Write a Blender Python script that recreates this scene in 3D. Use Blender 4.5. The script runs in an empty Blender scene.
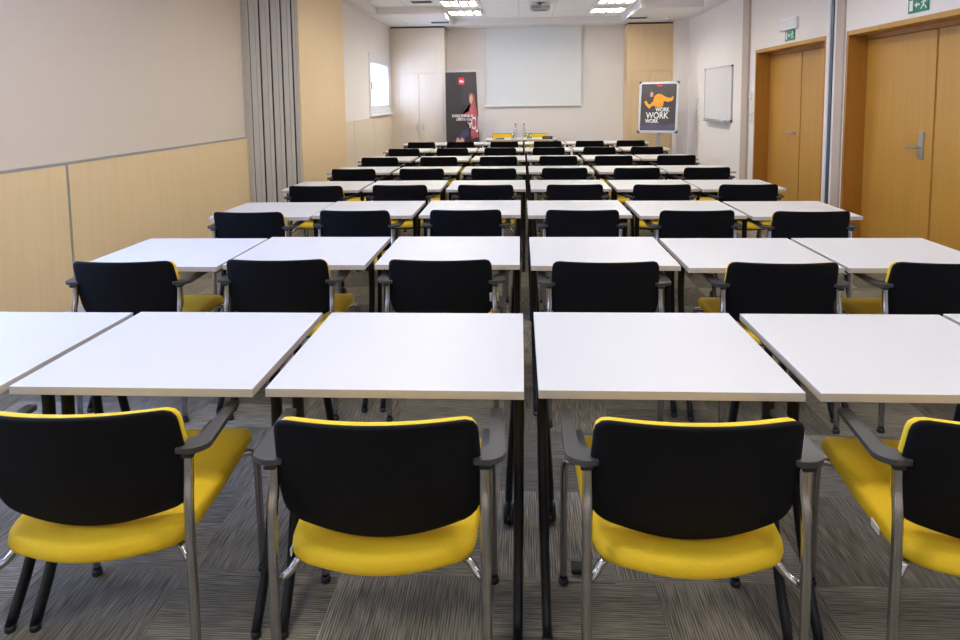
import bpy, bmesh, math, random
from mathutils import Matrix, Vector
random.seed(7)
PI = math.pi
sc = bpy.context.scene
COL = sc.collection

# ------------------------------------------------------------------ camera
def make_camera():
    f, pitch, yaw, roll = 706.28, .0998, -.0575, .0124
    cy, sy, cp, sp, cr, sr = math.cos(yaw), math.sin(yaw), math.cos(pitch), math.sin(pitch), math.cos(roll), math.sin(roll)
    A = Matrix(((cy, 0, -sy), (0, 1, 0), (sy, 0, cy)))
    B = Matrix(((1, 0, 0), (0, cp, sp), (0, -sp, cp)))
    Cm = Matrix(((cr, -sr, 0), (sr, cr, 0), (0, 0, 1)))
    M = Cm @ B @ A
    def w(r): return Vector((r[0], r[2], r[1]))
    right, up, fwd = w(M[0]), w(M[1]), w(M[2])
    cam = bpy.data.cameras.new('camera')
    cam.sensor_width = 36; cam.lens = f * 36 / 960; cam.shift_y = -150 / 960
    cam.clip_start = .05; cam.clip_end = 100
    o = bpy.data.objects.new('camera', cam); COL.objects.link(o)
    R = Matrix((right, up, -fwd)).transposed()
    o.matrix_world = Matrix.Translation((0, 0, 1.522)) @ R.to_4x4()
    sc.camera = o
make_camera()

# ------------------------------------------------------------------ world, exposure
w = bpy.data.worlds.new('sky'); sc.world = w; w.use_nodes = True
w.node_tree.nodes['Background'].inputs[0].default_value = (.74, .86, 1, 1)
w.node_tree.nodes['Background'].inputs[1].default_value = 3.2
sc.view_settings.view_transform = 'Standard'
sc.view_settings.look = 'None'
sc.view_settings.gamma = 1
sc.view_settings.use_curve_mapping = False
sc.view_settings.exposure = 0.62
sc.cycles.use_denoising = True
sc.cycles.max_bounces = 8
sc.cycles.diffuse_bounces = 5
sc.cycles.caustics_reflective = False
sc.cycles.caustics_refractive = False
sc.cycles.sample_clamp_indirect = 6
TUBE_STRENGTH = 52.0
def area(name, loc, rot, sx, sy, power, col):
    l = bpy.data.lights.new(name, 'AREA'); l.shape = 'RECTANGLE'; l.size = sx; l.size_y = sy
    l.energy = power; l.color = col
    o = bpy.data.objects.new(name, l); COL.objects.link(o); o.location = loc; o.rotation_euler = rot
    return o
# daylight standing outside each window of the left wall, shining in (-Z of a light is its beam)
area('daylight', (-3.6, .6, 1.65), (0, -PI/2, 0), 1.7, 1.4, 20, (.30, .50, 1))
area('daylight', (-3.6, 3.1, 1.65), (0, -PI/2, 0), 1.7, 1.5, 95, (.11, .28, 1))
area('daylight', (-3.3, 13.55, 1.7), (0, -PI/2, 0), .8, 1.4, 38, (.36, .53, 1))

# ------------------------------------------------------------------ materials
def mat(name, col, rough=.5, metal=0., spec=.5, noise=0., nscale=20, bump=0., emit=None, estr=0.):
    m = bpy.data.materials.new(name); m.use_nodes = True
    nt = m.node_tree; b = nt.nodes['Principled BSDF']
    b.inputs['Base Color'].default_value = (*col, 1); b.inputs['Roughness'].default_value = rough
    b.inputs['Metallic'].default_value = metal; b.inputs['Specular IOR Level'].default_value = spec
    if emit:
        b.inputs['Emission Color'].default_value = (*emit, 1); b.inputs['Emission Strength'].default_value = estr
    if noise or bump:
        tc = nt.nodes.new('ShaderNodeTexCoord'); n = nt.nodes.new('ShaderNodeTexNoise')
        n.inputs['Scale'].default_value = nscale; n.inputs['Detail'].default_value = 4
        nt.links.new(tc.outputs['Object'], n.inputs['Vector'])
        if noise:
            mx = nt.nodes.new('ShaderNodeMix'); mx.data_type = 'RGBA'
            mx.inputs['A'].default_value = (*[c*(1-noise) for c in col], 1)
            mx.inputs['B'].default_value = (*[min(1, c*(1+noise)) for c in col], 1)
            nt.links.new(n.outputs['Fac'], mx.inputs['Factor']); nt.links.new(mx.outputs['Result'], b.inputs['Base Color'])
        if bump:
            bp = nt.nodes.new('ShaderNodeBump'); bp.inputs['Strength'].default_value = bump; bp.inputs['Distance'].default_value = .002
            nt.links.new(n.outputs['Fac'], bp.inputs['Height']); nt.links.new(bp.outputs['Normal'], b.inputs['Normal'])
    return m

def wood(name, c1, c2, rough=.45, sc_=(14, 14, .7), band=None):
    m = mat(name, c1, rough); nt = m.node_tree; b = nt.nodes['Principled BSDF']
    tc = nt.nodes.new('ShaderNodeTexCoord'); mp = nt.nodes.new('ShaderNodeMapping'); mp.inputs['Scale'].default_value = sc_
    n = nt.nodes.new('ShaderNodeTexNoise'); n.inputs['Scale'].default_value = 1.6; n.inputs['Detail'].default_value = 7; n.inputs['Roughness'].default_value = .62
    n2 = nt.nodes.new('ShaderNodeTexNoise'); n2.inputs['Scale'].default_value = 9; n2.inputs['Detail'].default_value = 3
    nt.links.new(tc.outputs['Object'], mp.inputs['Vector'])
    nt.links.new(mp.outputs['Vector'], n.inputs['Vector']); nt.links.new(mp.outputs['Vector'], n2.inputs['Vector'])
    r = nt.nodes.new('ShaderNodeValToRGB'); r.color_ramp.elements[0].position = .3; r.color_ramp.elements[1].position = .7
    r.color_ramp.elements[0].color = (*c2, 1); r.color_ramp.elements[1].color = (*c1, 1)
    a = nt.nodes.new('ShaderNodeMath'); a.operation = 'MULTIPLY_ADD'; a.inputs[1].default_value = .3
    s = nt.nodes.new('ShaderNodeMath'); s.operation = 'MULTIPLY'; s.inputs[1].default_value = .7
    nt.links.new(n.outputs['Fac'], s.inputs[0]); nt.links.new(n2.outputs['Fac'], a.inputs[0]); nt.links.new(s.outputs[0], a.inputs[2])
    nt.links.new(a.outputs[0], r.inputs['Fac']); nt.links.new(r.outputs['Color'], b.inputs['Base Color'])
    return m

M = {}
M['table_white'] = mat('white_laminate', (.63, .62, .61), .42, noise=.01, nscale=4)
M['table_edge'] = mat('bounce_tinted_edge_band', (.50, .45, .385), .4)  # white edging; warm bounce off the yellow chairs is put into its tan
M['black_metal'] = mat('black_powder_coat', (.006, .006, .007), .5, spec=.3)
M['black_plastic'] = mat('black_plastic', (.010, .010, .012), .42, noise=.2, nscale=300, bump=.15)
M['grey_plastic'] = mat('dark_grey_plastic', (.045, .044, .043), .38)
M['black_shell'] = mat('black_mesh_shell', (.0035, .0035, .005), .7, spec=.16, noise=.3, nscale=700, bump=.4)
M['yellow'] = mat('yellow_upholstery', (.79, .525, .012), .75, noise=.08, nscale=160, bump=.25)
M['chrome'] = mat('brushed_chrome', (.46, .455, .46), .26, metal=1)
M['steel'] = mat('satin_steel', (.55, .57, .6), .3, metal=1)
M['alu'] = mat('anodised_aluminium', (.5, .51, .52), .45, metal=.6)
M['white_paint'] = mat('white_paint', (.82, .82, .83), .5)
M['white_gloss'] = mat('whiteboard_enamel', (.82, .83, .85), .18)
M['white_tag'] = mat('white_label', (.8, .8, .8), .6)
M['wall'] = mat('greige_wall_paint', (.78, .685, .58), .8, noise=.02, nscale=2.5, bump=.05)
M['wall_light'] = mat('pale_wall_paint', (.86, .81, .77), .8, noise=.02, nscale=2.5, bump=.05)
M['wall_strip'] = mat('taupe_pilaster_paint', (.50, .42, .36), .8)
M['ceiling'] = mat('ceiling_paint', (.78, .76, .74), .9)
M['soffit'] = mat('soffit_paint', (.84, .81, .79), .9)
M['birch'] = wood('birch_veneer', (.92, .72, .43), (.86, .645, .365), .42)
M['birch_light'] = wood('light_birch_veneer', (.86, .75, .58), (.80, .68, .50), .42)
M['birch_deep'] = wood('deep_birch_veneer', (.78, .59, .35), (.72, .53, .30), .42)
M['birch_pale'] = wood('pale_birch_veneer', (.76, .65, .54), (.72, .61, .49), .45)
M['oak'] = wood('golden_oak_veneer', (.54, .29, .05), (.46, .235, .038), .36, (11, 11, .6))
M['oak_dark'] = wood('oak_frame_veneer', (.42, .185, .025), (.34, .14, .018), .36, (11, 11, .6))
M['dark_gap'] = mat('dark_gap', (.03, .027, .025), .8)
M['screen'] = mat('projection_screen', (.80, .83, .84), .9)
M['stack_grey'] = mat('grey_partition_panel', (.62, .60, .57), .5, noise=.04, nscale=6)
M['seal'] = mat('black_rubber_seal', (.02, .02, .02), .6)
M['green'] = mat('exit_green', (.0, .22, .10), .4)
M['blue_grey'] = mat('blue_grey_track', (.36, .43, .50), .35, metal=.2)
M['blue_dark'] = mat('dark_blue_track', (.05, .075, .11), .4)
M['banner'] = mat('charcoal_print', (.034, .027, .029), .55, noise=.25, nscale=2)
M['poster'] = mat('dark_grey_print', (.045, .040, .043), .4, noise=.4, nscale=3)
M['poster_purple'] = mat('violet_print', (.07, .06, .13), .4, noise=.5, nscale=14)
M['red'] = mat('red_print', (.70, .02, .035), .5)
M['plaid'] = mat('red_plaid_print', (.42, .09, .10), .6, noise=.8, nscale=30)
M['skin'] = mat('skin_print', (.62, .33, .22), .6)
M['hair'] = mat('auburn_print', (.30, .10, .05), .6)
M['denim'] = mat('navy_print', (.05, .05, .10), .6)
M['text'] = mat('white_print', (.85, .85, .85), .5)
M['orange'] = mat('amber_print', (.85, .36, .02), .5, noise=.15, nscale=12)
M['tube'] = mat('lamp_tube', (1, 1, 1), .5, emit=(1, .96, .90), estr=TUBE_STRENGTH)
M['louvre'] = mat('lamp_louvre', (.75, .75, .76), .25, metal=.6)
M['vent'] = mat('grey_vent', (.16, .16, .17), .6)
M['orange_plastic'] = mat('orange_plastic', (.75, .22, .04), .5)

def glass(name, tint=(1, 1, 1)):
    m = bpy.data.materials.new(name); m.use_nodes = True; nt = m.node_tree; nt.nodes.clear()
    o = nt.nodes.new('ShaderNodeOutputMaterial'); mx = nt.nodes.new('ShaderNodeMixShader'); mx.inputs[0].default_value = .12
    t = nt.nodes.new('ShaderNodeBsdfTransparent'); t.inputs[0].default_value = (*tint, 1)
    g = nt.nodes.new('ShaderNodeBsdfGlossy'); g.inputs['Roughness'].default_value = .03
    nt.links.new(t.outputs[0], mx.inputs[1]); nt.links.new(g.outputs[0], mx.inputs[2]); nt.links.new(mx.outputs[0], o.inputs[0])
    return m
M['glass'] = glass('window_glass')
M['bottle_glass'] = glass('bottle_glass', (.86, .9, .92))
def frosted():
    m = bpy.data.materials.new('sunlit_blind'); m.use_nodes = True; nt = m.node_tree; nt.nodes.clear()
    o = nt.nodes.new('ShaderNodeOutputMaterial'); mx = nt.nodes.new('ShaderNodeMixShader'); mx.inputs[0].default_value = .6
    d = nt.nodes.new('ShaderNodeBsdfDiffuse'); d.inputs[0].default_value = (.85, .87, .9, 1)
    t = nt.nodes.new('ShaderNodeBsdfTranslucent'); t.inputs[0].default_value = (.85, .87, .9, 1)
    nt.links.new(d.outputs[0], mx.inputs[1]); nt.links.new(t.outputs[0], mx.inputs[2]); nt.links.new(mx.outputs[0], o.inputs[0])
    return m
M['blind'] = frosted()

def carpet():
    m = bpy.data.materials.new('striped_carpet_tiles'); m.use_nodes = True; nt = m.node_tree; b = nt.nodes['Principled BSDF']
    b.inputs['Roughness'].default_value = .95; b.inputs['Specular IOR Level'].default_value = .1
    N = nt.nodes.new; L = nt.links.new
    tc = N('ShaderNodeTexCoord'); sx = N('ShaderNodeSeparateXYZ'); L(tc.outputs['Object'], sx.inputs[0])
    def mth(op, a, bb=None, c=None):
        n = N('ShaderNodeMath'); n.operation = op
        for i, v in enumerate((a, bb, c)):
            if v is None: continue
            if isinstance(v, (int, float)): n.inputs[i].default_value = v
            else: L(v, n.inputs[i])
        return n.outputs[0]
    T = .5
    x = mth('ADD', sx.outputs[0], 50.09); y = mth('ADD', sx.outputs[1], 49.88)
    ix = mth('FLOOR', mth('DIVIDE', x, T)); iy = mth('FLOOR', mth('DIVIDE', y, T))
    par = mth('MODULO', mth('ADD', ix, iy), 2)
    def mapn(s, sc_=1.0, det=2):
        mp = N('ShaderNodeMapping'); mp.inputs['Scale'].default_value = s; L(tc.outputs['Object'], mp.inputs['Vector'])
        n = N('ShaderNodeTexNoise'); n.inputs['Scale'].default_value = sc_; n.inputs['Detail'].default_value = det
        L(mp.outputs[0], n.inputs['Vector']); return n.outputs['Fac']
    sa = mapn((230, 9, 1)); sb = mapn((9, 230, 1))
    def mix(f, a, bb):
        n = N('ShaderNodeMix'); n.data_type = 'FLOAT'; L(f, n.inputs[0]); L(a, n.inputs[2]); L(bb, n.inputs[3]); return n.outputs[0]
    def wave(ax):
        ns = mth('MULTIPLY', mapn((3, 3, 1), 1, 1), 5.0)
        return mth('MULTIPLY_ADD', mth('SINE', mth('ADD', mth('MULTIPLY', ax, 2*PI/.0085), ns)), .5, .5)
    st = mth('ADD', mth('MULTIPLY', mix(par, sa, sb), .84), mth('MULTIPLY', mix(par, wave(x), wave(y)), .16))
    # half-tile planks along the stripe direction
    hx = mth('FLOOR', mth('DIVIDE', x, T/2)); hy = mth('FLOOR', mth('DIVIDE', y, T/2))
    ca = N('ShaderNodeCombineXYZ'); L(mix(par, hx, ix), ca.inputs[0]); L(mix(par, iy, hy), ca.inputs[1])
    wn = N('ShaderNodeTexWhiteNoise'); wn.noise_dimensions = '3D'; L(ca.outputs[0], wn.inputs['Vector'])
    blot = mapn((2.2, 2.2, 1), 1, 3)
    r = N('ShaderNodeValToRGB'); e = r.color_ramp.elements
    e[0].position = .36; e[0].color = (.098, .088, .066, 1); e[1].position = .66; e[1].color = (.31, .275, .21, 1)
    L(st, r.inputs['Fac'])
    val = mth('MULTIPLY_ADD', wn.outputs['Value'], .75, .58)
    val = mth('MULTIPLY', val, mth('MULTIPLY_ADD', blot, .5, .75))
    v = N('ShaderNodeVectorMath'); v.operation = 'SCALE'; L(r.outputs['Color'], v.inputs[0]); L(val, v.inputs['Scale'])
    L(v.outputs[0], b.inputs['Base Color'])
    bp = N('ShaderNodeBump'); bp.inputs['Strength'].default_value = .5; bp.inputs['Distance'].default_value = .004
    L(st, bp.inputs['Height']); L(bp.outputs['Normal'], b.inputs['Normal'])
    return m
M['carpet'] = carpet()

# ------------------------------------------------------------------ mesh helpers
def new(): return bmesh.new()
def box(bm, x0, x1, y0, y1, z0, z1, bev=0., mi=0):
    vs = [bm.verts.new(p) for p in ((x0,y0,z0),(x1,y0,z0),(x1,y1,z0),(x0,y1,z0),(x0,y0,z1),(x1,y0,z1),(x1,y1,z1),(x0,y1,z1))]
    fs = [bm.faces.new([vs[i] for i in f]) for f in ((3,2,1,0),(4,5,6,7),(0,1,5,4),(1,2,6,5),(2,3,7,6),(3,0,4,7))]
    for f in fs: f.material_index = mi
    if bev:
        ed = list({e for f in fs for e in f.edges})
        bmesh.ops.bevel(bm, geom=ed, offset=bev, segments=2, affect='EDGES', profile=.5)
    return vs
def catmull(pts, n=5):
    P = [Vector(p) for p in pts]; out = []
    Q = [2*P[0]-P[1]] + P + [2*P[-1]-P[-2]]
    for i in range(1, len(Q)-2):
        a, b, c, d = Q[i-1], Q[i], Q[i+1], Q[i+2]
        for k in range(n):
            t = k/n
            out.append(.5*((2*b)+(-a+c)*t+(2*a-5*b+4*c-d)*t*t+(-a+3*b-3*c+d)*t**3))
    out.append(P[-1]); return out
def tube(bm, pts, r, seg=10, flat=None, smooth=None, mi=0):
    """sweep a circle (or an ellipse flat=(ra, rb)) along pts; r number or list"""
    P = [Vector(p) for p in pts]
    if smooth: P = catmull(P, smooth)
    n = len(P); rings = []
    ref = None
    for i, p in enumerate(P):
        d = (P[min(i+1, n-1)]-P[max(i-1, 0)]).normalized()
        if ref is None:
            ref = Vector((1, 0, 0)) if abs(d.x) < .9 else Vector((0, 1, 0))
        u = (ref-d*ref.dot(d)).normalized(); ref = u; v = d.cross(u)
        rr = r[i] if isinstance(r, (list, tuple)) else r
        ra, rb = (rr*flat[0], rr*flat[1]) if flat else (rr, rr)
        rings.append([bm.verts.new(p+u*ra*math.cos(2*PI*k/seg)+v*rb*math.sin(2*PI*k/seg)) for k in range(seg)])
    for a, b in zip(rings, rings[1:]):
        for k in range(seg):
            f = bm.faces.new((a[k], a[(k+1) % seg], b[(k+1) % seg], b[k])); f.smooth = True; f.material_index = mi
    for rg, fl in ((rings[0], 1), (rings[-1], 0)):
        f = bm.faces.new(rg[::-1] if fl else rg); f.material_index = mi
def lathe(bm, prof, c, seg=20, axis='z'):
    rings = []
    for r, h in prof:
        ring = []
        for k in range(seg):
            a = 2*PI*k/seg
            p = (r*math.cos(a), r*math.sin(a), h) if axis == 'z' else ((h, r*math.cos(a), r*math.sin(a)) if axis == 'x' else (r*math.sin(a), h, r*math.cos(a)))
            ring.append(bm.verts.new(Vector(c)+Vector(p)))
        rings.append(ring)
    for a, b in zip(rings, rings[1:]):
        for k in range(seg):
            f = bm.faces.new((a[k], a[(k+1) % seg], b[(k+1) % seg], b[k])); f.smooth = True
    bm.faces.new(rings[0][::-1]); bm.faces.new(rings[-1])
def rounded(poly, rads, n=6):
    """round the corners of a 2-D polygon"""
    out = []; L = len(poly)
    for i in range(L):
        p0, p, p1 = Vector(poly[i-1]), Vector(poly[i]), Vector(poly[(i+1) % L]); r = rads[i]
        a = (p0-p).normalized(); b = (p1-p).normalized()
        if r <= 0: out.append(tuple(p)); continue
        s, e = p+a*r, p+b*r
        for k in range(n+1):
            t = k/n; q = (1-t)**2*s+2*t*(1-t)*p+t*t*e; out.append(tuple(q))
    return out
def pad(bm, outline, centre, place, back, front, rings=((1, 0), (.99, .6), (.965, .92), (.92, 1), (.83, 1), (.74, 1), (.64, 1), (.54, 1), (.44, 1), (.34, 1), (.24, 1), (.14, 1), (.06, 1)), crown=0.):
    """cushion-like solid: outline (2-D), place(u, v, off) -> 3-D point"""
    c = Vector(centre); sides = []
    for sgn, th in ((-1, back), (1, front)):
        rs = []
        for s, o in rings:
            if s == 1 and sgn == 1: rs.append(sides[0][0]); continue
            ring = []
            for p in outline:
                q = c+(Vector(p)-c)*s
                ring.append(bm.verts.new(place(q.x, q.y, sgn*(th*o+(crown*(1-s*s) if sgn > 0 else 0)))))
            rs.append(ring)
        cv = bm.verts.new(place(c.x, c.y, sgn*(th+(crown if sgn > 0 else 0))))
        sides.append(rs)
        n = len(outline)
        for a, b in zip(rs, rs[1:]):
            for k in range(n):
                f = bm.faces.new((a[k], a[(k+1) % n], b[(k+1) % n], b[k])); f.smooth = True
        for k in range(n):
            f = bm.faces.new((rs[-1][k], rs[-1][(k+1) % n], cv)); f.smooth = True
def even(pts, n):
    P = [Vector(p) for p in pts]+[Vector(pts[0])]; d = [0]
    for a, b in zip(P, P[1:]): d.append(d[-1]+(b-a).length)
    out = []; k = 0
    for i in range(n):
        t = d[-1]*i/n
        while d[k+1] < t: k += 1
        out.append(tuple(P[k].lerp(P[k+1], (t-d[k])/max(1e-9, d[k+1]-d[k]))))
    return out
def prism(bm, pts, z0, z1, bev=0., fn=None, mi=0):
    """extrude a 2-D polygon along the third axis; fn maps (u, v, w) to a point"""
    fn = fn or (lambda u, v, w_: (u, v, w_))
    a = [bm.verts.new(fn(p[0], p[1], z0)) for p in pts]; b = [bm.verts.new(fn(p[0], p[1], z1)) for p in pts]; n = len(pts)
    fs = [bm.faces.new(a[::-1]), bm.faces.new(b)]
    fs += [bm.faces.new((a[k], a[(k+1) % n], b[(k+1) % n], b[k])) for k in range(n)]
    for f in fs: f.material_index = mi
    if bev:
        bmesh.ops.bevel(bm, geom=list({e for f in fs[:2] for e in f.edges}), offset=bev, segments=2, affect='EDGES')
def obj(name, bm, m, parent=None, smooth=False, loc=(0, 0, 0)):
    bmesh.ops.recalc_face_normals(bm, faces=bm.faces[:])
    me = bpy.data.meshes.new(name); bm.to_mesh(me); bm.free()
    for mm in (m if isinstance(m, (list, tuple)) else [m]): me.materials.append(M[mm] if isinstance(mm, str) else mm)
    if smooth:
        for p in me.polygons: p.use_smooth = True
    o = bpy.data.objects.new(name, me); COL.objects.link(o); o.location = loc
    if parent: o.parent = parent
    return o
def tag(o, label, cat, group=None):
    o['label'] = label; o['category'] = cat
    if group: o['group'] = group
    return o
def thing(name, label, cat, loc=(0, 0, 0), rz=0, group=None):
    o = bpy.data.objects.new(name, None); COL.objects.link(o); o.location = loc; o.rotation_euler = (0, 0, rz); o.empty_display_size = .1
    return tag(o, label, cat, group)
def struct(name, bm, m, parent=None):
    o = obj(name, bm, m, parent)
    if not parent: o['kind'] = 'structure'
    return o
def sempty(name, loc=(0, 0, 0)):
    o = bpy.data.objects.new(name, None); COL.objects.link(o); o.location = loc; o['kind'] = 'structure'; return o
def dup(root, loc, rz, label, group=None):
    r = root.copy(); COL.objects.link(r); r.location = loc; r.rotation_euler = (0, 0, rz); r['label'] = label
    if group: r['group'] = group
    for ch in list(root.children):
        c = ch.copy(); COL.objects.link(c); c.parent = r
        for g in list(ch.children):
            d = g.copy(); COL.objects.link(d); d.parent = c
    return r
def bx(name, m, parent, *a, bev=0., kind=None):
    b = new(); box(b, *a, bev=bev); o = obj(name, b, m, parent)
    if kind: o['kind'] = kind
    return o

# ------------------------------------------------------------------ the room
XL, XR, XP, YE, YB, H, H2 = -3.18, 3.35, -2.70, 15.3, -2.6, 3.04, 3.175
b = new(); box(b, XL-.3, XR+.3, YB-.2, YE+.2, -.1, 0); struct('floor', b, 'carpet')

def tiled_ceiling():
    m = mat('ceiling_tiles', (.90, .90, .90), .9); nt = m.node_tree; N = nt.nodes.new; L = nt.links.new
    tc = N('ShaderNodeTexCoord'); s = N('ShaderNodeSeparateXYZ'); L(tc.outputs['Object'], s.inputs[0])
    outs = []
    for ax, off in ((0, 50.02+.66*0), (1, 50.0-12.75+12.54)):
        a = N('ShaderNodeMath'); a.operation = 'ADD'; L(s.outputs[ax], a.inputs[0])
        a.inputs[1].default_value = .66*80+.02 if ax == 0 else .66*80-13.08
        q = N('ShaderNodeMath'); q.operation = 'DIVIDE'; L(a.outputs[0], q.inputs[0]); q.inputs[1].default_value = .66
        f = N('ShaderNodeMath'); f.operation = 'FRACT'; L(q.outputs[0], f.inputs[0])
        c = N('ShaderNodeMath'); c.operation = 'COMPARE'; L(f.outputs[0], c.inputs[0]); c.inputs[1].default_value = 0; c.inputs[2].default_value = .028
        outs.append(c.outputs[0])
    mx = N('ShaderNodeMath'); mx.operation = 'MAXIMUM'; L(outs[0], mx.inputs[0]); L(outs[1], mx.inputs[1])
    mc = N('ShaderNodeMix'); mc.data_type = 'RGBA'; mc.inputs['A'].default_value = (.90, .90, .90, 1); mc.inputs['B'].default_value = (.72, .72, .72, 1)
    L(mx.outputs[0], mc.inputs['Factor']); L(mc.outputs['Result'], nt.nodes['Principled BSDF'].inputs['Base Color'])
    return m
M['tiles'] = tiled_ceiling()
b = new(); box(b, XL-.3, XR+.3, YB-.2, YE+.2, H2, H2+.12); struct('ceiling', b, 'tiles')
b = new()
box(b, XL-.05, -2.53, YB, YE, H, H2); box(b, 3.13, XR+.05, YB, YE, H, H2)
box(b, -2.53, 3.13, 14.7, YE, H, H2); box(b, -2.53, -1.36, 12.65, 14.7, H, H2); box(b, 2.06, 3.13, 12.4, 14.7, H, H2)
struct('trim_1', b, 'soffit')

# left wall, near part: plaster over a birch wainscot, two window openings behind the camera
wl = new()
ops = [(-.2, 1.4), (2.3, 3.9)]
y = YB
for a0, a1 in ops:
    box(wl, XL-.22, XL, y, a0, 0, H); box(wl, XL-.22, XL, a0, a1, 0, .75); box(wl, XL-.22, XL, a0, a1, 2.5, H); y = a1
box(wl, XL-.22, XL, y, 8.08, 0, H)
W = struct('wall_left', wl, 'wall')
b = new(); y = 2.3
for y0, y1 in ((YB, -.2), (1.4, 2.3), (3.9, 4.725), (4.755, 8.05)):
    box(b, XL, XL+.018, y0, y1, .09, 1.105)
obj('wainscot_panel', b, 'birch', W)
b = new(); 
for y0, y1 in ((YB, -.2), (1.4, 2.3), (3.9, 8.05)): box(b, XL, XL+.022, y0, y1, 1.105, 1.122)
box(b, XL, XL+.012, 4.725, 4.755, .09, 1.105); obj('metal_strip', b, 'alu', W)
b = new(); box(b, XL, XL+.02, YB, 8.05, 0, .088, bev=.003); struct('baseboard_left', b, 'white_paint')
for i, (a0, a1) in enumerate(ops):
    r = sempty('window_%d' % (i+2), (XL, 0, 0)); b = new()
    for q in ((a0, a0+.07, .75, 2.5), (a1-.07, a1, .75, 2.5), (a0+.07, a1-.07, .75, .82), (a0+.07, a1-.07, 2.43, 2.5), ((a0+a1)/2-.03, (a0+a1)/2+.03, .82, 2.43)):
        box(b, -.16, -.08, *q)
    obj('window_frame', b, 'white_paint', r)
    b = new(); box(b, -.125, -.119, a0+.07, a1-.07, .82, 2.43); obj('pane', b, 'glass', r)
b = new(); box(b, XL-.22, XR+.3, YB-.2, YB, 0, H); struct('wall_back', b, 'wall')

# birch pier beside the folded partition, window wall beyond
b = new(); box(b, XL-.22, XP+.03, 8.52, 10.72, 0, H); box(b, XL-.22, XL-.02, 8.08, 8.52, 0, H); struct('wall_pier', b, 'birch')
WY0, WY1, WZ0, WZ1 = 12.6, 14.68, 1.26, 2.39
b = new()
box(b, XP-.25, XP, 10.72, WY0+.04, 0, H); box(b, XP-.25, XP, WY1-.04, YE+.2, 0, H)
box(b, XP-.25, XP, WY0+.04, WY1-.04, 0, WZ0+.04); box(b, XP-.25, XP, WY0+.04, WY1-.04, WZ1-.04, H)
W2 = struct('wall_window', b, 'wall_light')
b = new()
for y0, y1 in ((10.73, 11.33), (11.342, 12.9), (12.912, 14.7)): box(b, XP, XP+.018, y0, y1, .02, 1.20)
obj('wainscot_panel', b, 'birch_light', W2)
r = sempty('window_1', (XP, 0, 0)); b = new()
for q in ((WY0, WY0+.12, WZ0, WZ1), (WY1-.12, WY1, WZ0, WZ1), (WY0+.12, WY1-.12, WZ0, WZ0+.1), (WY0+.12, WY1-.12, WZ1-.1, WZ1)):
    box(b, -.1, .02, *q)
obj('window_frame', b, 'white_paint', r)
b = new()
for q in ((WY0+.12, WY0+.2, WZ0+.1, WZ1-.1), (WY1-.2, WY1-.12, WZ0+.1, WZ1-.1), (WY0+.2, WY1-.2, WZ0+.1, WZ0+.17), (WY0+.2, WY1-.2, WZ1-.17, WZ1-.1)):
    box(b, -.08, .0, *q)
sash = obj('sash', b, 'white_paint', r)
b = new(); box(b, .0, .035, WY0+.14, WY0+.17, 1.72, 1.86, bev=.004); obj('handle', b, 'alu', r)
b = new(); box(b, -.05, -.045, WY0+.2, WY1-.2, WZ0+.17, WZ1-.17); obj('pane', b, 'glass', r)
b = new(); box(b, -.035, -.03, WY0+.2, WY1-.2, WZ1-.26, WZ1-.17); obj('blind', b, 'blind', r)
b = new(); box(b, XP, XP+.06, WY0-.03, WY1+.03, WZ0-.03, WZ0, bev=.004); struct('trim_2', b, 'white_paint')

# end wall and the boxed corner pilaster
b = new(); box(b, XP-.3, XR+.3, YE, YE+.2, 0, H); struct('wall_end', b, 'wall_light')
b = new(); box(b, 3.12, XR, 14.38, 14.9, 0, H); struct('wall_pilaster', b, 'wall_light')
b = new(); box(b, XP, 3.13, YE-.015, YE, 0, .08); struct('baseboard_end', b, 'white_paint')

# right wall with two recessed double doors
D1, D2, DH = (5.03, 7.52), (8.0, 10.33), 2.165
b = new()
box(b, XR, XR+.3, YB, D1[0], 0, H); box(b, XR, XR+.3, D1[1], D2[0], 0, H); box(b, XR, XR+.3, D2[1], YE+.2, 0, H)
box(b, XR, XR+.3, D1[0], D1[1], DH, H); box(b, XR, XR+.3, D2[0], D2[1], DH, H)
WR = struct('wall_right', b, 'wall_light')
b = new(); box(b, XR-.035, XR, 10.60, 10.87, 0, H, bev=.004); struct('trim_3', b, 'wall_strip')
b = new(); box(b, XR-.02, XR, 7.57, 7.75, 0, H, bev=.003); struct('trim_4', b, 'wall_strip')
b = new(); box(b, XR-.012, XR, 7.84, 7.90, 0, H); box(b, XR-.016, XR, 7.925, 7.99, 0, H, mi=1)
struct('trim_5', b, ['blue_dark', 'white_paint'])
b = new()
for y0, y1 in ((YB, D1[0]), (10.87, 14.38)): box(b, XR-.015, XR, y0, y1, 0, .08)
struct('baseboard_right', b, 'white_paint')
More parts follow.
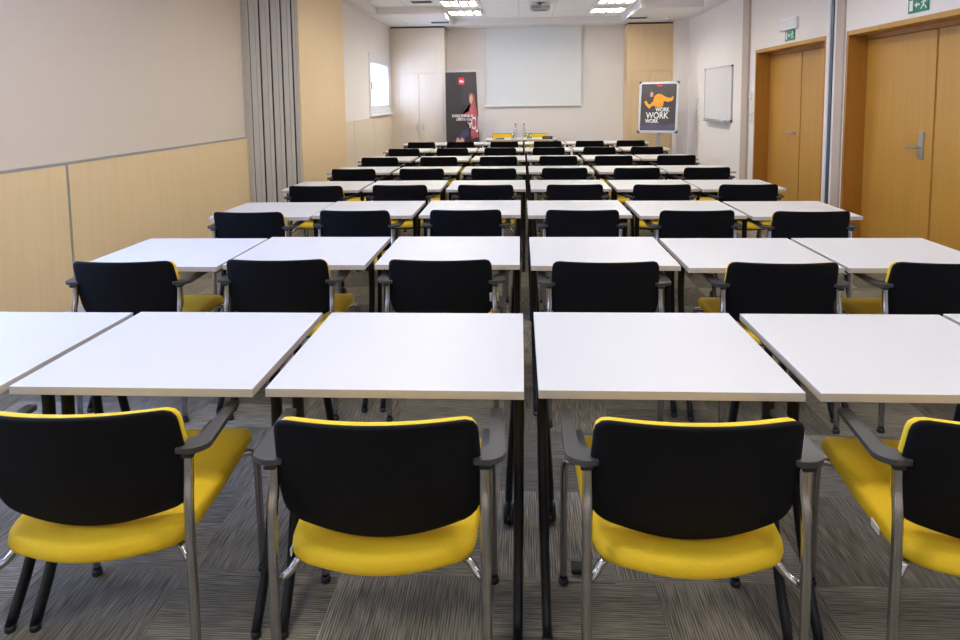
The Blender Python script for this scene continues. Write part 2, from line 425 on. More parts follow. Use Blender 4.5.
for i, (y0, y1) in enumerate((D1, D2)):
    r = sempty('door_%d' % (i+1), (XR, 0, 0))
    b = new()
    fw = .045
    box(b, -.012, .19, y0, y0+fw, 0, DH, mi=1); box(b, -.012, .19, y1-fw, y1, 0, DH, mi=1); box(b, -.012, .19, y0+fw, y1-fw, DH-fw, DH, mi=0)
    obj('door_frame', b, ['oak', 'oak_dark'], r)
    mid = (6.25 if i == 0 else 9.145)
    for k, (a0, a1) in enumerate(((y0+fw+.004, mid-.016), (mid+.016, y1-fw-.004))):
        b = new(); box(b, .18, .222, a0, a1, .012, DH-fw-.05, bev=.003)
        leaf = obj('door_leaf', b, 'oak', r)
        if k == 1:
            b = new(); hy = mid+.17
            if i == 0:
                box(b, .168, .18, hy-.035, hy+.035, .95, 1.19, bev=.003)
            else:
                lathe(b, [(.024, .166), (.024, .18)], (0, hy, 1.045), axis='x')
            tube(b, [(.17, hy, 1.05), (.125, hy, 1.05), (.12, hy+.02, 1.05), (.12, hy+.13, 1.05)], .0105, 10)
            obj('handle', b, 'steel', leaf)
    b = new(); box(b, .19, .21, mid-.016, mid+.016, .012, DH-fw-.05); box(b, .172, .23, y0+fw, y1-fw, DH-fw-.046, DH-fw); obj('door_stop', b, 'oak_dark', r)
    b = new(); box(b, .23, .24, y0, y1, 0, DH); obj('backing', b, 'dark_gap', r)

# ------------------------------------------------------------------ text helper
def text(s, size, m, parent, loc, rot, name='lettering', ex=.001, sx=1., bold=0., align='CENTER'):
    c = bpy.data.curves.new('t', 'FONT'); c.body = s; c.size = size; c.extrude = ex; c.align_x = align; c.align_y = 'CENTER'; c.offset = bold
    t = bpy.data.objects.new('t', c); COL.objects.link(t); bpy.context.view_layer.update()
    me = bpy.data.meshes.new_from_object(t.evaluated_get(bpy.context.evaluated_depsgraph_get()))
    bpy.data.objects.remove(t); me.name = name; me.materials.clear(); me.materials.append(M[m])
    o = bpy.data.objects.new(name, me); COL.objects.link(o); o.location = loc; o.rotation_euler = rot; o.scale = (sx, 1, 1); o.parent = parent
    return o

# ------------------------------------------------------------------ training table (local origin: front edge centre on the floor, desk runs +y)
TW, TD, TH, TT = .70, .70, .735, .024
def make_table(loc, label):
    t = thing('training_table', label, 'table', loc, 0, 'white training tables in rows')
    b = new(); box(b, -TW/2, TW/2, 0, TD, TH-TT, TH, bev=.0015)
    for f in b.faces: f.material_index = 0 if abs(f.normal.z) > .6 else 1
    obj('tabletop', b, ['table_white', 'table_edge'], t)
    for s in (-1, 1):
        # front leg: slender blade bowed slightly backwards; its foot is a glide
        xo = s*(TW/2-.012)
        b = new(); tube(b, [(s*(TW/2-.016), .22, TH-.025), (s*(TW/2-.016), .215, .5), (s*(TW/2-.019), .12, .2), (s*(TW/2-.022), .0, .012)], [.017]*5+[.016]*5+[.0145]*5+[.0135], 10, flat=(.95, 1.4), smooth=5)
        l = obj('leg', b, 'black_metal', t)
        b = new(); lathe(b, [(.014, 0), (.0155, .004), (.0145, .02)], (s*(TW/2-.022), .0, 0)); obj('glide', b, 'black_plastic', l)
        # rear leg with a twin caster
        b = new(); tube(b, [(s*(TW/2-.018), .45, TH-.025), (s*(TW/2-.03), .49, .5), (s*(TW/2-.05), .545, .2), (s*(TW/2-.055), .565, .09)], .0135, 10, flat=(.95, 1.35), smooth=5)
        l = obj('leg', b, 'black_metal', t)
        b = new()
        for q in (-.017, .005): lathe(b, [(.024, q-.003), (.034, q), (.034, q+.011), (.024, q+.014)], (s*(TW/2-.055), .572, .034), 18, axis='x')
        box(b, s*(TW/2-.055)-.006, s*(TW/2-.055)+.006, .55, .585, .03, .11, bev=.003); obj('caster', b, 'black_plastic', l)
        # beam under the top edge
        b = new(); box(b, min(s*(TW/2-.088), s*(TW/2-.036)), max(s*(TW/2-.088), s*(TW/2-.036)), .11, .60, TH-.050, TH-TT, bev=.003)
        box(b, min(s*(TW/2-.04), s*(TW/2-.008)), max(s*(TW/2-.04), s*(TW/2-.008)), .13, .50, TH-.036, TH-TT, bev=.002)
        obj('side_beam', b, 'black_metal', t)
    b = new(); tube(b, [(-TW/2+.06, .33, TH-.035), (TW/2-.06, .33, TH-.035)], .010, 12); obj('cross_rail', b, 'black_metal', t)
    return t

# ------------------------------------------------------------------ chair (local origin on the floor under the top of the back, sits towards +y)
def make_chair(loc, rz, label):
    t = thing('armchair', label, 'chair', loc, rz, 'black and yellow training chairs')
    ZT = .793
    out = even(rounded([(-.239, ZT-.003), (.239, ZT-.003), (.249, .60), (.238, .510), (0, .453), (-.238, .510), (-.249, .60)],
                  [.034, .034, .04, .045, .15, .045, .04], 8), 84)
    def surf(u, v, off, base=0.):
        y_ = (ZT-v)*.27+.75*u*u+base+off
        return (u, y_, v-.10*u*u*0)
    b = new(); pad(b, out, (0, .625), lambda u, v, o: surf(u, v, o), .008, .010)
    back = obj('backrest', b, 'black_shell', t)
    outc = [(u*.985, (v-.625)*.97+.625-.002) for u, v in out]
    b = new(); pad(b, outc, (0, .625), lambda u, v, o: surf(u, v, o, .022), .010, .024, crown=.006)
    obj('back_cushion', b, 'yellow', back)
    # seat
    so = even(rounded([(-.236, .645), (.236, .645), (.242, .33), (.226, .075), (.0, -.012), (-.226, .075), (-.242, .33)],
                 [.022, .022, .08, .06, .14, .06, .08], 8), 90)
    def sp(u, v, off):
        dip = -.012*math.cos(PI*u/.5)*max(0, math.sin(PI*(v-.05)/.55)) if v > .05 else 0
        return (u, v, .432+off+dip+(-.006*((v-.5)/.14)**2 if v > .5 else 0)+.006*(v-.3))
    b = new(); pad(b, so, (0, .32), sp, .020, .030, crown=.004); seat = obj('seat', b, 'yellow', t)
    b = new(); pad(b, [(u*.90, (v-.32)*.90+.32) for u, v in so], (0, .32), lambda u, v, o: (sp(u, v, 0)[0], v, sp(u, v, 0)[2]-.024+o), .012, .006)
    obj('seat_pan', b, 'black_plastic', seat)
    for s in (-1, 1):
        X = s*.255
        # chrome legs: rear and front run up into a rail under the arm pad
        b = new(); tube(b, [(X, .05, .012), (X, .052, .30), (X*.995, .056, .52), (X*.985, .072, .60), (X*.985, .078, .668)], .0125, 12, smooth=4); l = obj('leg', b, 'chrome', t)
        b = new(); lathe(b, [(.0155, 0), (.0165, .006), (.0145, .02)], (X, .05, 0)); obj('glide', b, 'black_plastic', l)
        b = new(); tube(b, [(s*.268, .575, .012), (s*.268, .572, .15), (s*.267, .566, .35), (s*.264, .56, .400), (s*.250, .55, .416), (s*.2, .54, .410), (s*.15, .54, .408)], .0115, 12, smooth=4); l = obj('leg', b, 'chrome', t)
        b = new(); lathe(b, [(.0155, 0), (.0165, .006), (.0145, .02)], (s*.268, .575, 0)); obj('glide', b, 'black_plastic', l)
        # arm pad: straight strip whose rear end turns in to the back shell
        pts = rounded([(s*.298, .335), (s*.266, .335), (s*.266, .125), (s*.226, .10), (s*.226, .052), (s*.268, .050), (s*.304, .075)], [.010, .010, .02, .010, .010, .015, .02], 3)
        if s > 0: pts = pts[::-1]
        b = new(); prism(b, pts, .669, .683, bev=.0012); prism(b, [(X-.014, .055), (X+.014, .055), (X+.010, .24), (X-.010, .24)], .655, .669, bev=.003, mi=1); obj('armrest', b, ['grey_plastic', 'black_plastic'], t)
        # bracket from pad to back shell
        b = new(); tube(b, [(s*.250, .075, .674), (s*.242, .085, .665), (s*.232, .088, .655)], .012, 8); obj('arm_bracket', b, 'black_plastic', t)
    b = new()
    tube(b, [(-.255, .052, .372), (-.248, .075, .368), (-.228, .095, .376), (-.205, .11, .398), (-.15, .13, .404), (.15, .13, .404), (.205, .11, .398), (.228, .095, .376), (.248, .075, .368), (.255, .052, .372)], .0105, 10, smooth=4)
    obj('stretcher', b, 'chrome', t)
    b = new(); tube(b, [(-.16, .54, .408), (.16, .54, .408)], .0105, 10); obj('stretcher', b, 'chrome', t)
    return t

ordr = ['first', 'second', 'third', 'fourth', 'fifth', 'sixth', 'seventh', 'eighth']
cols6 = ['leftmost', 'second from the left', 'third from the left', 'third from the right', 'second from the right', 'rightmost']
TX = [[-1.818, -1.092, -.354, .399, 1.142, 1.861], [-1.815, -1.102, -.356, .397, 1.124, 1.845], [-1.80, -1.093, -.350, .40, 1.145, 1.868],
      [-1.785, -1.055, -.305, .441, 1.182, 1.90], [-1.78, -1.04, -.290, .442, 1.19, 1.92], [-1.78, -1.03, -.286, .440, 1.19, 1.92],
      [-1.76, -1.03, -.308, .425, 1.17, 1.91], [-1.74, -1.03, -.305, .43, 1.17, 1.89]]
TY = [[1.83, 1.838, 1.842, 1.852, 1.852, 1.862], [3.26, 3.30, 3.307, 3.29, 3.25, 3.25], [4.70, 4.755, 4.765, 4.745, 4.71, 4.66],
      [6.13, 6.16, 6.14, 6.13, 6.10, 6.07], [7.62, 7.60, 7.58, 7.58, 7.54, 7.54], [9.13]*6, [10.74]*6, [12.35]*6]
tab0 = None
for r in range(8):
    for c in range(6):
        row = 'front row' if r == 0 else ('last row before the screen' if r == 7 else '%s row of tables' % ordr[r])
        lab = 'white-topped table, %s in the %s' % (cols6[c], row)
        loc = (TX[r][c], TY[r][c], 0)
        if tab0 is None: tab0 = make_table(loc, lab)
        else: dup(tab0, loc, 0, lab)

for o in bpy.data.objects:
    if o.get('label') == 'white-topped table, third from the left in the front row': o.scale = (1.02, 1, 1); o.location.x += .003
    if o.get('label') == 'white-topped table, third from the right in the front row': o.scale = (1.012, 1.01, 1)
CH = [[None, (-1.07, 1.53, .08), (-.340, 1.512, .035), (.406, 1.530, .02), (1.12, 1.53, -.08), None],
      [(-1.826, 3.042, .03), (-1.121, 3.08, .02), (-.368, 3.08, 0), (.373, 3.045, 0), (1.135, 3.03, -.02), (1.83, 3.03, -.03)],
      [(-1.811, 4.50), (-1.112, 4.57), (-.365, 4.57), (.406, 4.60), (1.149, 4.58), (1.854, 4.52)],
      [(-1.773, 5.93), (-1.05, 6.0), (-.304, 6.0), (.464, 6.0), (1.202, 6.0), (1.92, 5.98)],
      [(-1.80, 7.44), (-1.06, 7.45), (-.287, 7.45), (.468, 7.45), (1.228, 7.45), (1.951, 7.42)],
      [(-1.80, 8.88), (-1.048, 8.93), (-.278, 8.93), (.48, 8.94), (1.18, 8.94), (1.962, 8.94)],
      [(-1.756, 10.5), (-1.029, 10.58), (-.303, 10.58), (.428, 10.6), (1.184, 10.6), (1.889, 10.6)],
      [(-1.707, 12.08), (-1.033, 12.12), (-.277, 12.15), (.469, 12.16), (1.19, 12.14), (1.879, 12.1)]]
for r in range(1, 8):
    for c in range(6):
        q = CH[r][c]; CH[r][c] = (q[0]*min(1.024, (TY[r][c]-.14)/q[1]), min(q[1]*1.024, TY[r][c]-.14)) + tuple(q[2:])
ch0 = None
front_lab = {1: 'leftmost front-row chair, black back and yellow seat, angled to the right desk edge',
             2: 'black-backed yellow chair in the front row, just left of the central gap',
             3: 'black-backed yellow chair in the front row, just right of the central gap',
             4: 'rightmost front-row chair, black back cut by the frame, white tag on its seat'}
front_lab[1] = 'leftmost front-row chair, black back cut by the frame over a yellow seat'
for r in range(8):
    for c in range(6):
        if CH[r][c] is None: continue
        p = CH[r][c]; rz = p[2] if len(p) > 2 else random.uniform(-.03, .03)
        if r == 0: lab = front_lab[c]
        else:
            lab = 'black-backed yellow armchair, %s in the %s' % (cols6[c], 'last row before the screen' if r == 7 else '%s row of chairs' % ordr[r])
            if (r, c) == (1, 2): lab = 'second-row armchair with a grey metal clip on the right edge of its black back'
        if ch0 is None: ch0 = make_chair((p[0], p[1], 0), rz, lab)
        else: o = dup(ch0, (p[0], p[1], 0), rz, lab)
        cur = ch0 if (r, c) == (0, 1) else o
        if (r, c) == (0, 4):
            b = new(); box(b, -.0015, .0015, -.022, .022, -.009, .009)
            q = obj('care_tag', b, 'white_tag', cur); q.location = (-.243, .20, .43); q['label'] = 'white tag'
        if (r, c) == (0, 2):
            b = new(); box(b, -.0015, .0015, -.014, .014, -.009, .009)
            q = obj('care_tag', b, 'white_tag', cur); q.location = (-.222, .10, .428); q['label'] = 'white tag'
        if (r, c) == (1, 2):
            b = new(); box(b, -.022, .02, -.012, .006, -.02, .02, bev=.004); lathe(b, [(.008, -.016), (.008, -.006)], (-.004, 0, 0), 12, axis='y')
            q = obj('clip', b, 'alu', cur); q.location = (.250, .082, .60); q['label'] = 'grey metal clip'

# ------------------------------------------------------------------ presenter's tables, chairs and what stands on them
PY = 13.70
dup(tab0, (-.33, PY, 0), 0, "white presenter's table below the screen, left of the pair", "presenter's tables")
dup(tab0, (.385, PY, 0), 0, "white presenter's table below the screen, right of the pair", "presenter's tables")
dup(ch0, (-.36, 15.05, 0), PI, "yellow chair facing the room behind the presenter's table, left one", "presenter's chairs")
dup(ch0, (.33, 15.05, 0), PI, "yellow chair facing the room behind the presenter's table, right one", "presenter's chairs")
def bottle(x, y, label):
    t = thing('water_bottle', label, 'bottle', (x, y, TH), 0, "bottles on the presenter's table")
    b = new(); lathe(b, [(.030, 0), (.034, .006), (.034, .17), (.026, .21), (.013, .245), (.012, .28)], (0, 0, 0)); obj('bottle_body', b, 'bottle_glass', t)
    b = new(); lathe(b, [(.015, .28), (.015, .305)], (0, 0, 0)); obj('cap', b, 'vent', t)
bottle(-.09, 13.86, "clear water bottle with dark cap on presenter's table, left of two")
bottle(.075, 13.86, "clear water bottle with dark cap on presenter's table, right of two")
for i, x in enumerate((-.15, .15, .20)):
    b = new(); lathe(b, [(.024, 0), (.032, .10), (.030, .10), (.022, .008)], (0, 0, 0))
    o = obj('glass_tumbler', b, 'bottle_glass', loc=(x, 13.80+.05*i, TH))
    tag(o, ("clear glass tumbler on presenter's table left of both bottles", "clear glass tumbler just right of the right bottle", "clear glass tumbler farthest right on the presenter's table")[i], 'glass', "tumblers on the presenter's table")
t = thing('name_box', "small black box with pale lettering at right end of presenter's table", 'box', (.53, 13.82, TH))
bx('case', 'black_plastic', t, -.10, .10, -.02, .02, 0, .055, bev=.004)
bx('label_plate', 'vent', t, -.06, .06, -.0215, -.02, .02, .036)
t = thing('remote_control', "black remote with orange end lying at left end of presenter's table", 'remote', (-.42, 13.85, TH), .25)
bx('body', 'black_plastic', t, -.06, .11, -.022, .022, 0, .022, bev=.005)
bx('end_cap', 'orange_plastic', t, -.12, -.06, -.02, .02, 0, .02, bev=.004)

# ------------------------------------------------------------------ end wall: screen, cupboards
t = thing('projection_screen', 'white pull-down projection screen in the middle of the end wall', 'screen', (0, YE, 0))
SX0, SX1 = -.715, 1.305
bx('screen_fabric', 'screen', t, SX0, SX1, -.05, -.045, 1.39, 3.03)
bx('weight_bar', 'white_paint', t, SX0-.02, SX1+.02, -.06, -.035, 1.355, 1.39, bev=.004)
bx('roller_case', 'soffit', t, SX0-.05, SX1+.05, -.10, -.002, 3.015, H-.002, bev=.006)
def cupboard(x0, x1, y0, y1, door_x, m, label, seam, handles):
    t = thing('tall_cupboard', label, 'cupboard', (0, 0, 0))
    b = new(); box(b, x0, x1, y0+.02, y1, 0, 3.005, bev=.003); obj('body', b, m, t)
    b = new(); box(b, x0+.02, x1-.01, y0+.03, y1, 3.005, H-.002); obj('shadow_gap', b, 'dark_gap', t)
    b = new(); box(b, x0, x1, y0, y0+.018, seam+.004, 3.005, bev=.002); obj('upper_panel', b, m, t)
    d0, dm, d1 = door_x
    b = new(); box(b, x0, d0-.003, y0, y0+.018, .06, seam-.004); box(b, d1+.003, x1, y0, y0+.018, .06, seam-.004); obj('side_panel', b, m, t)
    for a0, a1, s in ((d0, dm-.003, 1), (dm+.003, d1, -1)):
        b = new(); box(b, a0, a1, y0, y0+.018, .06, seam-.004, bev=.002); d = obj('door', b, m, t)
        if handles:
            hx = (a1-.07) if s == 1 else (a0+.07)
            b = new(); tube(b, [(hx, y0, .90), (hx, y0-.03, .91), (hx, y0-.03, 1.01), (hx, y0, 1.02)], .006, 8); obj('handle', b, 'steel', d)
    b = new(); box(b, x0, x1, y0+.03, y0+.04, 0, .06); obj('plinth', b, 'dark_gap', t)
cupboard(-2.695, -1.555, 14.75, YE-.02, (-2.52, -2.10, -1.60), 'birch_pale', 'tall pale birch cupboard with steel handles in left corner of end wall', 2.07, True)
cupboard(2.20, 3.125, 14.75, YE-.02, (2.29, 2.67, 3.09), 'birch_deep', 'tall golden birch cupboard without handles in right corner of end wall', 2.06, False)

# ------------------------------------------------------------------ roll-up banner
def blob(parent, pts, m, name, yy, place, th=.0015):
    b = new()
    n = len(pts); a = [b.verts.new(place(u, v, yy)) for u, v in pts]; c = [b.verts.new(place(u, v, yy-th)) for u, v in pts]
    b.faces.new(a); b.faces.new(c[::-1])
    for k in range(n): b.faces.new((a[k], a[(k+1) % n], c[(k+1) % n], c[k]))
    bmesh.ops.triangulate(b, faces=[f for f in b.faces if len(f.verts) > 4])
    return obj(name, b, m, parent)
t = thing('rollup_banner', 'tall charcoal roll-up banner with a seated figure beside left cupboard', 'banner', (-1.50, 14.30, 0))
b = new(); box(b, -.01, .72, -.09, .09, 0, .09, bev=.01); obj('base', b, 'alu', t)
b = new(); tube(b, [(.33, .05, .08), (.33, .05, 2.07)], .01, 8); obj('support_pole', b, 'alu', t)
b = new(); vs = [(0, .09), (.70, .09), (.62, 2.08), (0, 2.08)]
prism(b, vs, -.003, 0, fn=lambda u, v, w_: (u, w_, v)); sheet = obj('printed_sheet', b, 'banner', t)
b = new(); box(b, -.005, .625, -.01, .012, 2.07, 2.095, bev=.003); obj('top_rail', b, 'alu', t)
pl = lambda u, v, w_: (u, w_, v)
Fy = -.0035
blob(sheet, [(.30, 1.4), (.60, 1.35), (.62, 2.04), (.34, 2.04)], 'poster', 'print_panel', Fy+.0002, pl, .0006)
blob(sheet, [(.27, 1.82), (.38, 1.82), (.38, 1.96), (.27, 1.96)], 'red', 'logo_square', Fy-.001, pl)
text('ibis', .062, 'text', sheet, (.325, -.007, 1.885), (PI/2, 0, 0), 'logo_lettering', bold=.002)
up = lambda u, v, w_: (u, w_, v+.16)
blob(sheet, [(.47, 1.46), (.52, 1.50), (.57, 1.46), (.60, 1.30), (.61, 1.12), (.56, 1.12), (.55, 1.25), (.52, 1.34), (.48, 1.36)], 'hair', 'printed_hair', Fy-.0012, up)
blob(sheet, [(.475, 1.34), (.485, 1.43), (.53, 1.46), (.55, 1.38), (.53, 1.28), (.495, 1.28)], 'skin', 'printed_face', Fy-.003, up)
blob(sheet, [(.50, 1.29), (.57, 1.31), (.62, 1.18), (.65, .92), (.66, .60), (.50, .55), (.48, .80), (.50, 1.02), (.40, 1.02), (.30, .96), (.29, 1.01), (.40, 1.09), (.48, 1.13)], 'plaid', 'printed_shirt', Fy-.002, up)
blob(sheet, [(.24, .98), (.31, .95), (.32, 1.0), (.26, 1.03)], 'skin', 'printed_hand', Fy-.003, up)
blob(sheet, [(.46, .80), (.50, .66), (.38, .58), (.27, .50), (.24, .60), (.32, .72)], 'denim', 'printed_trousers', Fy-.0035, up)
for dx in (0, .085):
    blob(sheet, [(.20+dx, .36), (.27+dx, .36), (.28+dx, .56), (.22+dx, .60), (.19+dx, .50)], 'skin', 'printed_shin', Fy-.0045, up)
text('EVERYTHING IS', .075, 'text', sheet, (.335, -.009, 1.19), (PI/2, 0, 0), bold=.002, sx=.82)
text('CREATED FOR', .062, 'text', sheet, (.36, -.009, 1.115), (PI/2, 0, 0), bold=.001, sx=.78)
text('Y', .17, 'text', sheet, (.485, -.009, 1.0), (PI/2, 0, 0), bold=.002)
text('O', .36, 'text', sheet, (.56, -.009, 1.03), (PI/2, 0, 0), sx=.33, bold=.001)
text('U', .46, 'text', sheet, (.625, -.009, 1.0), (PI/2, 0, 0), sx=.25, bold=.001)

# ------------------------------------------------------------------ poster stand
t = thing('poster_stand', 'silver snap-frame poster stand with orange figure before right cupboard', 'poster stand', (2.615, 13.62, 0), -.36)
b = new(); lathe(b, [(.22, 0), (.22, .012), (.03, .02)], (0, .06, 0), 32); obj('base', b, 'alu', t)
b = new(); tube(b, [(0, .06, .015), (0, .06, 1.12)], .032, 16); obj('pole', b, 'alu', t)
bx('bracket', 'alu', t, -.03, .03, .0, .07, 1.04, 1.12)
til = Matrix.Translation((0, .02, 1.33)) @ Matrix.Rotation(-.20, 4, 'X')
def tp(u, v, w_): return tuple(til @ Vector((u, w_, v)))
FW, FH = .372, .492
b = new()
for q in ((-FW, -FW+.045, -FH, FH), (FW-.045, FW, -FH, FH), (-FW+.045, FW-.045, -FH, -FH+.045), (-FW+.045, FW-.045, FH-.045, FH)):
    b2 = [(q[0], q[2]), (q[1], q[2]), (q[1], q[3]), (q[0], q[3])]
    prism(b, b2, -.012, .012, fn=tp)
frame = obj('poster_frame', b, 'alu', t)
for sx_ in (-1, 1):
    for sz in (-1, 1):
        b = new(); pts = [(sx_*(FW-.06), sz*(FH+.005)), (sx_*(FW+.005), sz*(FH+.005)), (sx_*(FW+.005), sz*(FH-.06))]
        prism(b, pts, -.016, .014, fn=tp); obj('corner', b, 'seal', frame)
b = new(); prism(b, [(-FW+.03, -FH+.03), (FW-.03, -FH+.03), (FW-.03, FH-.03), (-FW+.03, FH-.03)], -.006, .004, fn=tp); ps = obj('poster', b, 'poster', t)
pt = lambda u, v, w_: tp(u, v, w_)
blob(ps, [(-.325, -.485), (.325, -.485), (.325, -.30), (.1, -.36), (-.1, -.31), (-.325, -.37)], 'poster_purple', 'print_ground', -.0064, pt)
blob(ps, [(-.04, .40), (.06, .40), (.06, .465), (-.04, .465)], 'red', 'logo_square', -.0064, pt)
blob(ps, [(-.27, .10), (-.23, .03), (-.17, -.03), (-.11, .03), (-.05, .01), (.03, -.01), (.09, .02), (.10, .12), (.17, .10), (.25, .12), (.28, .16), (.27, .22), (.22, .17), (.13, .20), (.05, .25), (-.02, .26), (-.08, .21), (-.10, .12), (-.15, .06), (-.19, .06), (-.23, .13)], 'orange', 'printed_jumper', -.0064, pt)
blob(ps, [(-.16, .20), (-.11, .20), (-.10, .27), (-.135, .30), (-.165, .26)], 'skin', 'printed_head', -.0066, pt)
rot = (PI/2-.20, 0, 0)
for s_, u, v, sz in (('WORK', .08, -.05, .105), ('WORK', -.015, -.165, .17), ('WORK', -.11, -.27, .10)):
    text(s_, sz, 'text', ps, tp(u, v, -.011), rot, bold=.003, sx=.78)

# ------------------------------------------------------------------ right wall things
def on_right(name, label, cat, y, z, **k): return thing(name, label, cat, (XR, y, z), 0, k.get('group'))
t = on_right('whiteboard', 'white enamel whiteboard with aluminium frame on the right wall', 'whiteboard', 12.22, 1.565)
bx('board', 'white_gloss', t, -.018, 0, -.80, .80, -.43, .43)
b = new()
for q in ((-.82, .82, .43, .448), (-.82, .82, -.448, -.43), (-.82, -.80, -.43, .43), (.80, .82, -.43, .43)): box(b, -.024, 0, *q)
obj('frame', b, 'alu', t)
for a0 in (-.82, .79):
    for z0 in (-.45, .42): bx('corner', 'seal', t, -.028, 0, a0, a0+.03, z0, z0+.03)
bx('pen_tray', 'alu', t, -.085, -.024, -.70, .70, -.475, -.46)
bx('eraser', 'white_paint', t, -.08, -.03, -.62, -.40, -.46, -.43, bev=.004)
def signs(y, z, label, boxed):
    k_ = .062/.085
    t = on_right('exit_sign', label, 'exit sign', y, z, group='green exit signs above the doors')
    w2, h2 = .15, .062
    bx('panel', 'green', t, -.012, 0, -w2, w2, -h2, h2)
    # running figure, arrow and doorway, in white on the green panel; nearer end of the wall is at -y
    pl2 = lambda u, v, w_: (w_, -u*.86, v*k_)
    def q(pts, name): 
        b = new(); prism(b, pts, -.0135, -.012, fn=pl2); obj(name, b, 'text', t)
    q([(-.15, -.06), (-.09, -.06), (-.09, .06), (-.15, .06)], 'doorway_mark')
    q([(-.06, 0), (-.02, .035), (-.02, .012), (.03, .012), (.03, -.012), (-.02, -.012), (-.02, -.035)], 'arrow_mark')
    q([(.09, .065), (.115, .065), (.115, .042), (.09, .042)], 'head_mark')
    q([(.05, .02), (.10, .04), (.145, .02), (.14, .01), (.112, .018), (.105, -.015), (.14, -.03), (.15, -.06), (.135, -.065), (.125, -.035), (.09, -.025), (.06, -.06), (.048, -.052), (.08, -.012), (.085, .018), (.055, .01)], 'runner_mark')
signs(9.07, 2.262, 'small green running-man exit sign above the far oak double door', True)
signs(6.23, 2.268, 'green running-man exit sign above the near oak double door', False)
t = on_right('emergency_light', 'white rectangular emergency light above the far exit sign', 'emergency light', 9.10, 2.40)
bx('housing', 'white_paint', t, -.03, 0, -.28, .28, -.07, .07, bev=.006)
bx('lens', 'white_gloss', t, -.034, -.03, -.25, .25, -.05, .05, bev=.002)
t = on_right('wall_sensor', 'small white square sensor beside the far door frame', 'sensor', 10.48, 1.53)
bx('cover', 'white_paint', t, -.03, 0, -.05, .05, -.05, .05, bev=.006); bx('lens', 'white_gloss', t, -.034, -.03, -.02, .02, -.02, .02)
t = on_right('light_switch', 'white double light switch below the sensor by the far door', 'switch', 10.46, 1.20)
bx('plate', 'white_paint', t, -.012, 0, -.04, .04, -.09, .09, bev=.003)
bx('rocker', 'white_gloss', t, -.017, -.012, -.028, .028, .01, .07); bx('rocker', 'white_gloss', t, -.017, -.012, -.028, .028, -.07, -.01)
t = on_right('thermostat', 'tall narrow thermostat panel between whiteboard and corner', 'thermostat', 13.6, 1.38)
bx('plate', 'white_paint', t, -.02, 0, -.07, .07, -.12, .12, bev=.005); bx('display', 'soffit', t, -.023, -.02, -.045, .045, -.08, .08)
t = on_right('wall_socket', 'small pale socket plate below the thermostat', 'socket', 13.6, .97)
bx('plate', 'white_paint', t, -.012, 0, -.04, .04, -.08, .08, bev=.003); bx('insert', 'soffit', t, -.014, -.012, -.025, .025, -.06, .06)

# ------------------------------------------------------------------ folded partition: panels stacked at the left wall
n = 5; p0 = Vector((-3.105, 8.05)); st = Vector((.103, .07))
b = new(); box(b, XL, -3.108, 8.03, 8.2, 0, H); struct('trim_6', b, 'stack_grey')
for i in range(n):
    a = p0+st*i; c = p0+st*(i+1 if i < 4 else i+.62)
    t = thing('partition_panel', 'full-height grey folding partition panel, %s of five stacked at the left wall' % ['leftmost', 'second from left', 'middle one', 'second from right', 'rightmost'][i], 'partition panel', (a.x, a.y, 0), 0, 'folded partition panels')
    d = c-a; L_ = d.length; t.rotation_euler = (0, 0, math.atan2(d.y, d.x))
    b = new(); box(b, .016, L_-.004, .01, .16, .03, H-.01, bev=.003); pn = obj('panel', b, 'stack_grey', t)
    b = new(); box(b, L_*.62, L_-.006, -.003, .01, .04, H-.02, bev=.002); obj('edge_profile', b, 'stack_grey', pn)
    b = new(); box(b, .0, .016, .02, .13, .03, H-.01); obj('seal', b, 'seal', t)
    b = new(); box(b, .02, L_-.02, .02, .15, .0, .03); obj('bottom_seal', b, 'seal', t)

# ------------------------------------------------------------------ ceiling things
def fixture(x, y, label):
    t = thing('ceiling_light', label, 'ceiling light', (x, y, H2), 0, 'louvred ceiling lights')
    b = new(); s = .31
    for q in ((-s, s, -s, -s+.025), (-s, s, s-.025, s), (-s, -s+.025, -s+.025, s-.025), (s-.025, s, -s+.025, s-.025)): box(b, *q, -.05, 0)
    box(b, -s, s, -s, s, -.006, 0)
    obj('housing', b, 'white_paint', t)
    for k in range(4):
        xx = -.22+k*.1467
        b = new(); tube(b, [(xx, -.27, -.026), (xx, .27, -.026)], .02, 10, flat=(1.1, .6)); obj('lamp', b, 'tube', t)
    b = new()
    for k in range(3): xx = -.147+k*.147; box(b, xx-.02, xx+.02, -.28, .28, -.055, -.008, bev=.006)
    for k in range(4): yy = -.18+k*.12; box(b, -.28, .28, yy-.002, yy+.002, -.052, -.04)
    obj('louvre', b, 'louvre', t)
    return t
f0 = None
ys = [13.41, 12.09, 9.45, 6.81, 4.17, 1.53, -1.1]
yn = ['nearest the end wall', 'second from the end wall', 'third from the end wall', 'fourth from the end wall', 'fifth from the end wall', 'sixth from the end wall', 'behind the camera']
for i, y in enumerate(ys):
    for x, sd in ((-1.01, 'left'), (1.63, 'right')):
        lab = 'square louvred ceiling light in the %s line, %s' % (sd, yn[i])
        if f0 is None: f0 = fixture(x, y, lab)
        else: dup(f0, (x, y, H2), 0, lab)
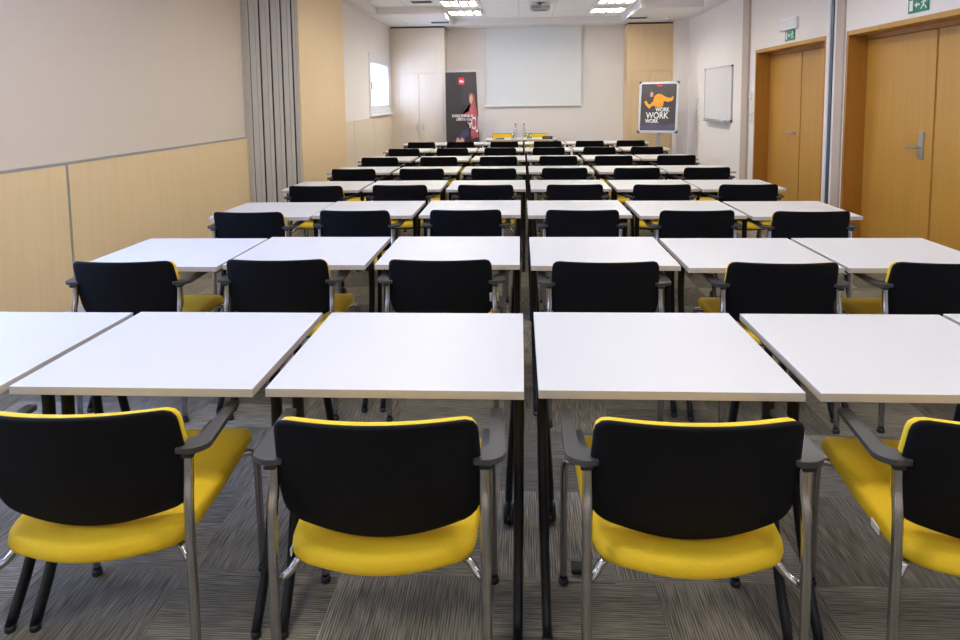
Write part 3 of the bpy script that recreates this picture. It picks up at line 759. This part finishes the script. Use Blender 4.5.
def vent(x, y, z, label, sx_=.17, sy_=.10):
    t = thing('ceiling_vent', label, 'vent', (x, y, z), 0, 'dark ceiling vents')
    b = new()
    for q in ((-sx_, sx_, -sy_, -sy_+.015), (-sx_, sx_, sy_-.015, sy_), (-sx_, -sx_+.015, -sy_, sy_), (sx_-.015, sx_, -sy_, sy_)): box(b, *q, -.012, 0)
    obj('frame', b, 'vent', t)
    b = new()
    for k in range(7): yy = -sy_+.025+k*(2*sy_-.05)/6; box(b, -sx_+.01, sx_-.01, yy-.004, yy+.004, -.01, 0)
    box(b, -sx_+.01, sx_-.01, -sy_+.01, sy_-.01, -.003, 0); obj('slats', b, 'vent', t)
vent(-1.56, 14.05, H, 'dark grey ceiling vent in the lowered ceiling before the left cupboard')
vent(-1.65, 12.1, H2, 'dark grey ceiling vent at left top beyond the lowered band')
vent(2.26, 13.9, H, 'dark grey ceiling vent in the lowered ceiling before the right cupboard')
def det(x, y, z, label):
    b = new(); lathe(b, [(.055, 0), (.055, -.012), (.035, -.03), (.012, -.034)], (0, 0, 0)); o = obj('smoke_detector', b, 'white_paint', loc=(x, y, z)); tag(o, label, 'detector', 'round ceiling detectors')
det(-2.2, 14.05, H, 'small round white detector in lowered ceiling above left cupboard')
det(2.81, 13.9, H, 'small round white detector in lowered ceiling above right cupboard')
# ceiling projector
t = thing('ceiling_projector', 'ceiling projector with dark vents hanging before the screen', 'projector', (.36, 12.5, H2))
b = new(); lathe(b, [(.06, 0), (.06, -.01), (.02, -.012), (.02, -.06)], (0, 0, 0)); obj('mount', b, 'alu', t)
bx('case', 'alu', t, -.17, .17, -.13, .13, -.13, -.05, bev=.02)
b = new(); 
for k in range(5): box(b, -.13+k*.03, -.118+k*.03, -.132, -.129, -.115, -.07)
box(b, -.12, .12, -.10, .10, -.132, -.129)
obj('vents', b, 'black_plastic', t)
b = new(); lathe(b, [(.035, .10), (.035, .15), (.025, .152)], (.07, 0, -.09), 16, axis='y'); obj('lens', b, 'seal', t)

# ------------------------------------------------------------------ floor box by the chair right of the gap
t = thing('floor_box', 'square flush floor box with black plug beside front chair right of the gap', 'floor box', (.215, 2.16, 0))
b = new()
for q in ((-.075, .075, -.06, -.054), (-.075, .075, .054, .06), (-.075, -.069, -.054, .054), (.069, .075, -.054, .054)): box(b, *q, 0, .004)
obj('rim', b, 'vent', t)
bx('lid', 'carpet', t, -.069, .069, -.054, .054, 0, .003)
bx('plug', 'black_plastic', t, -.06, -.02, -.03, .02, .003, .022, bev=.005)
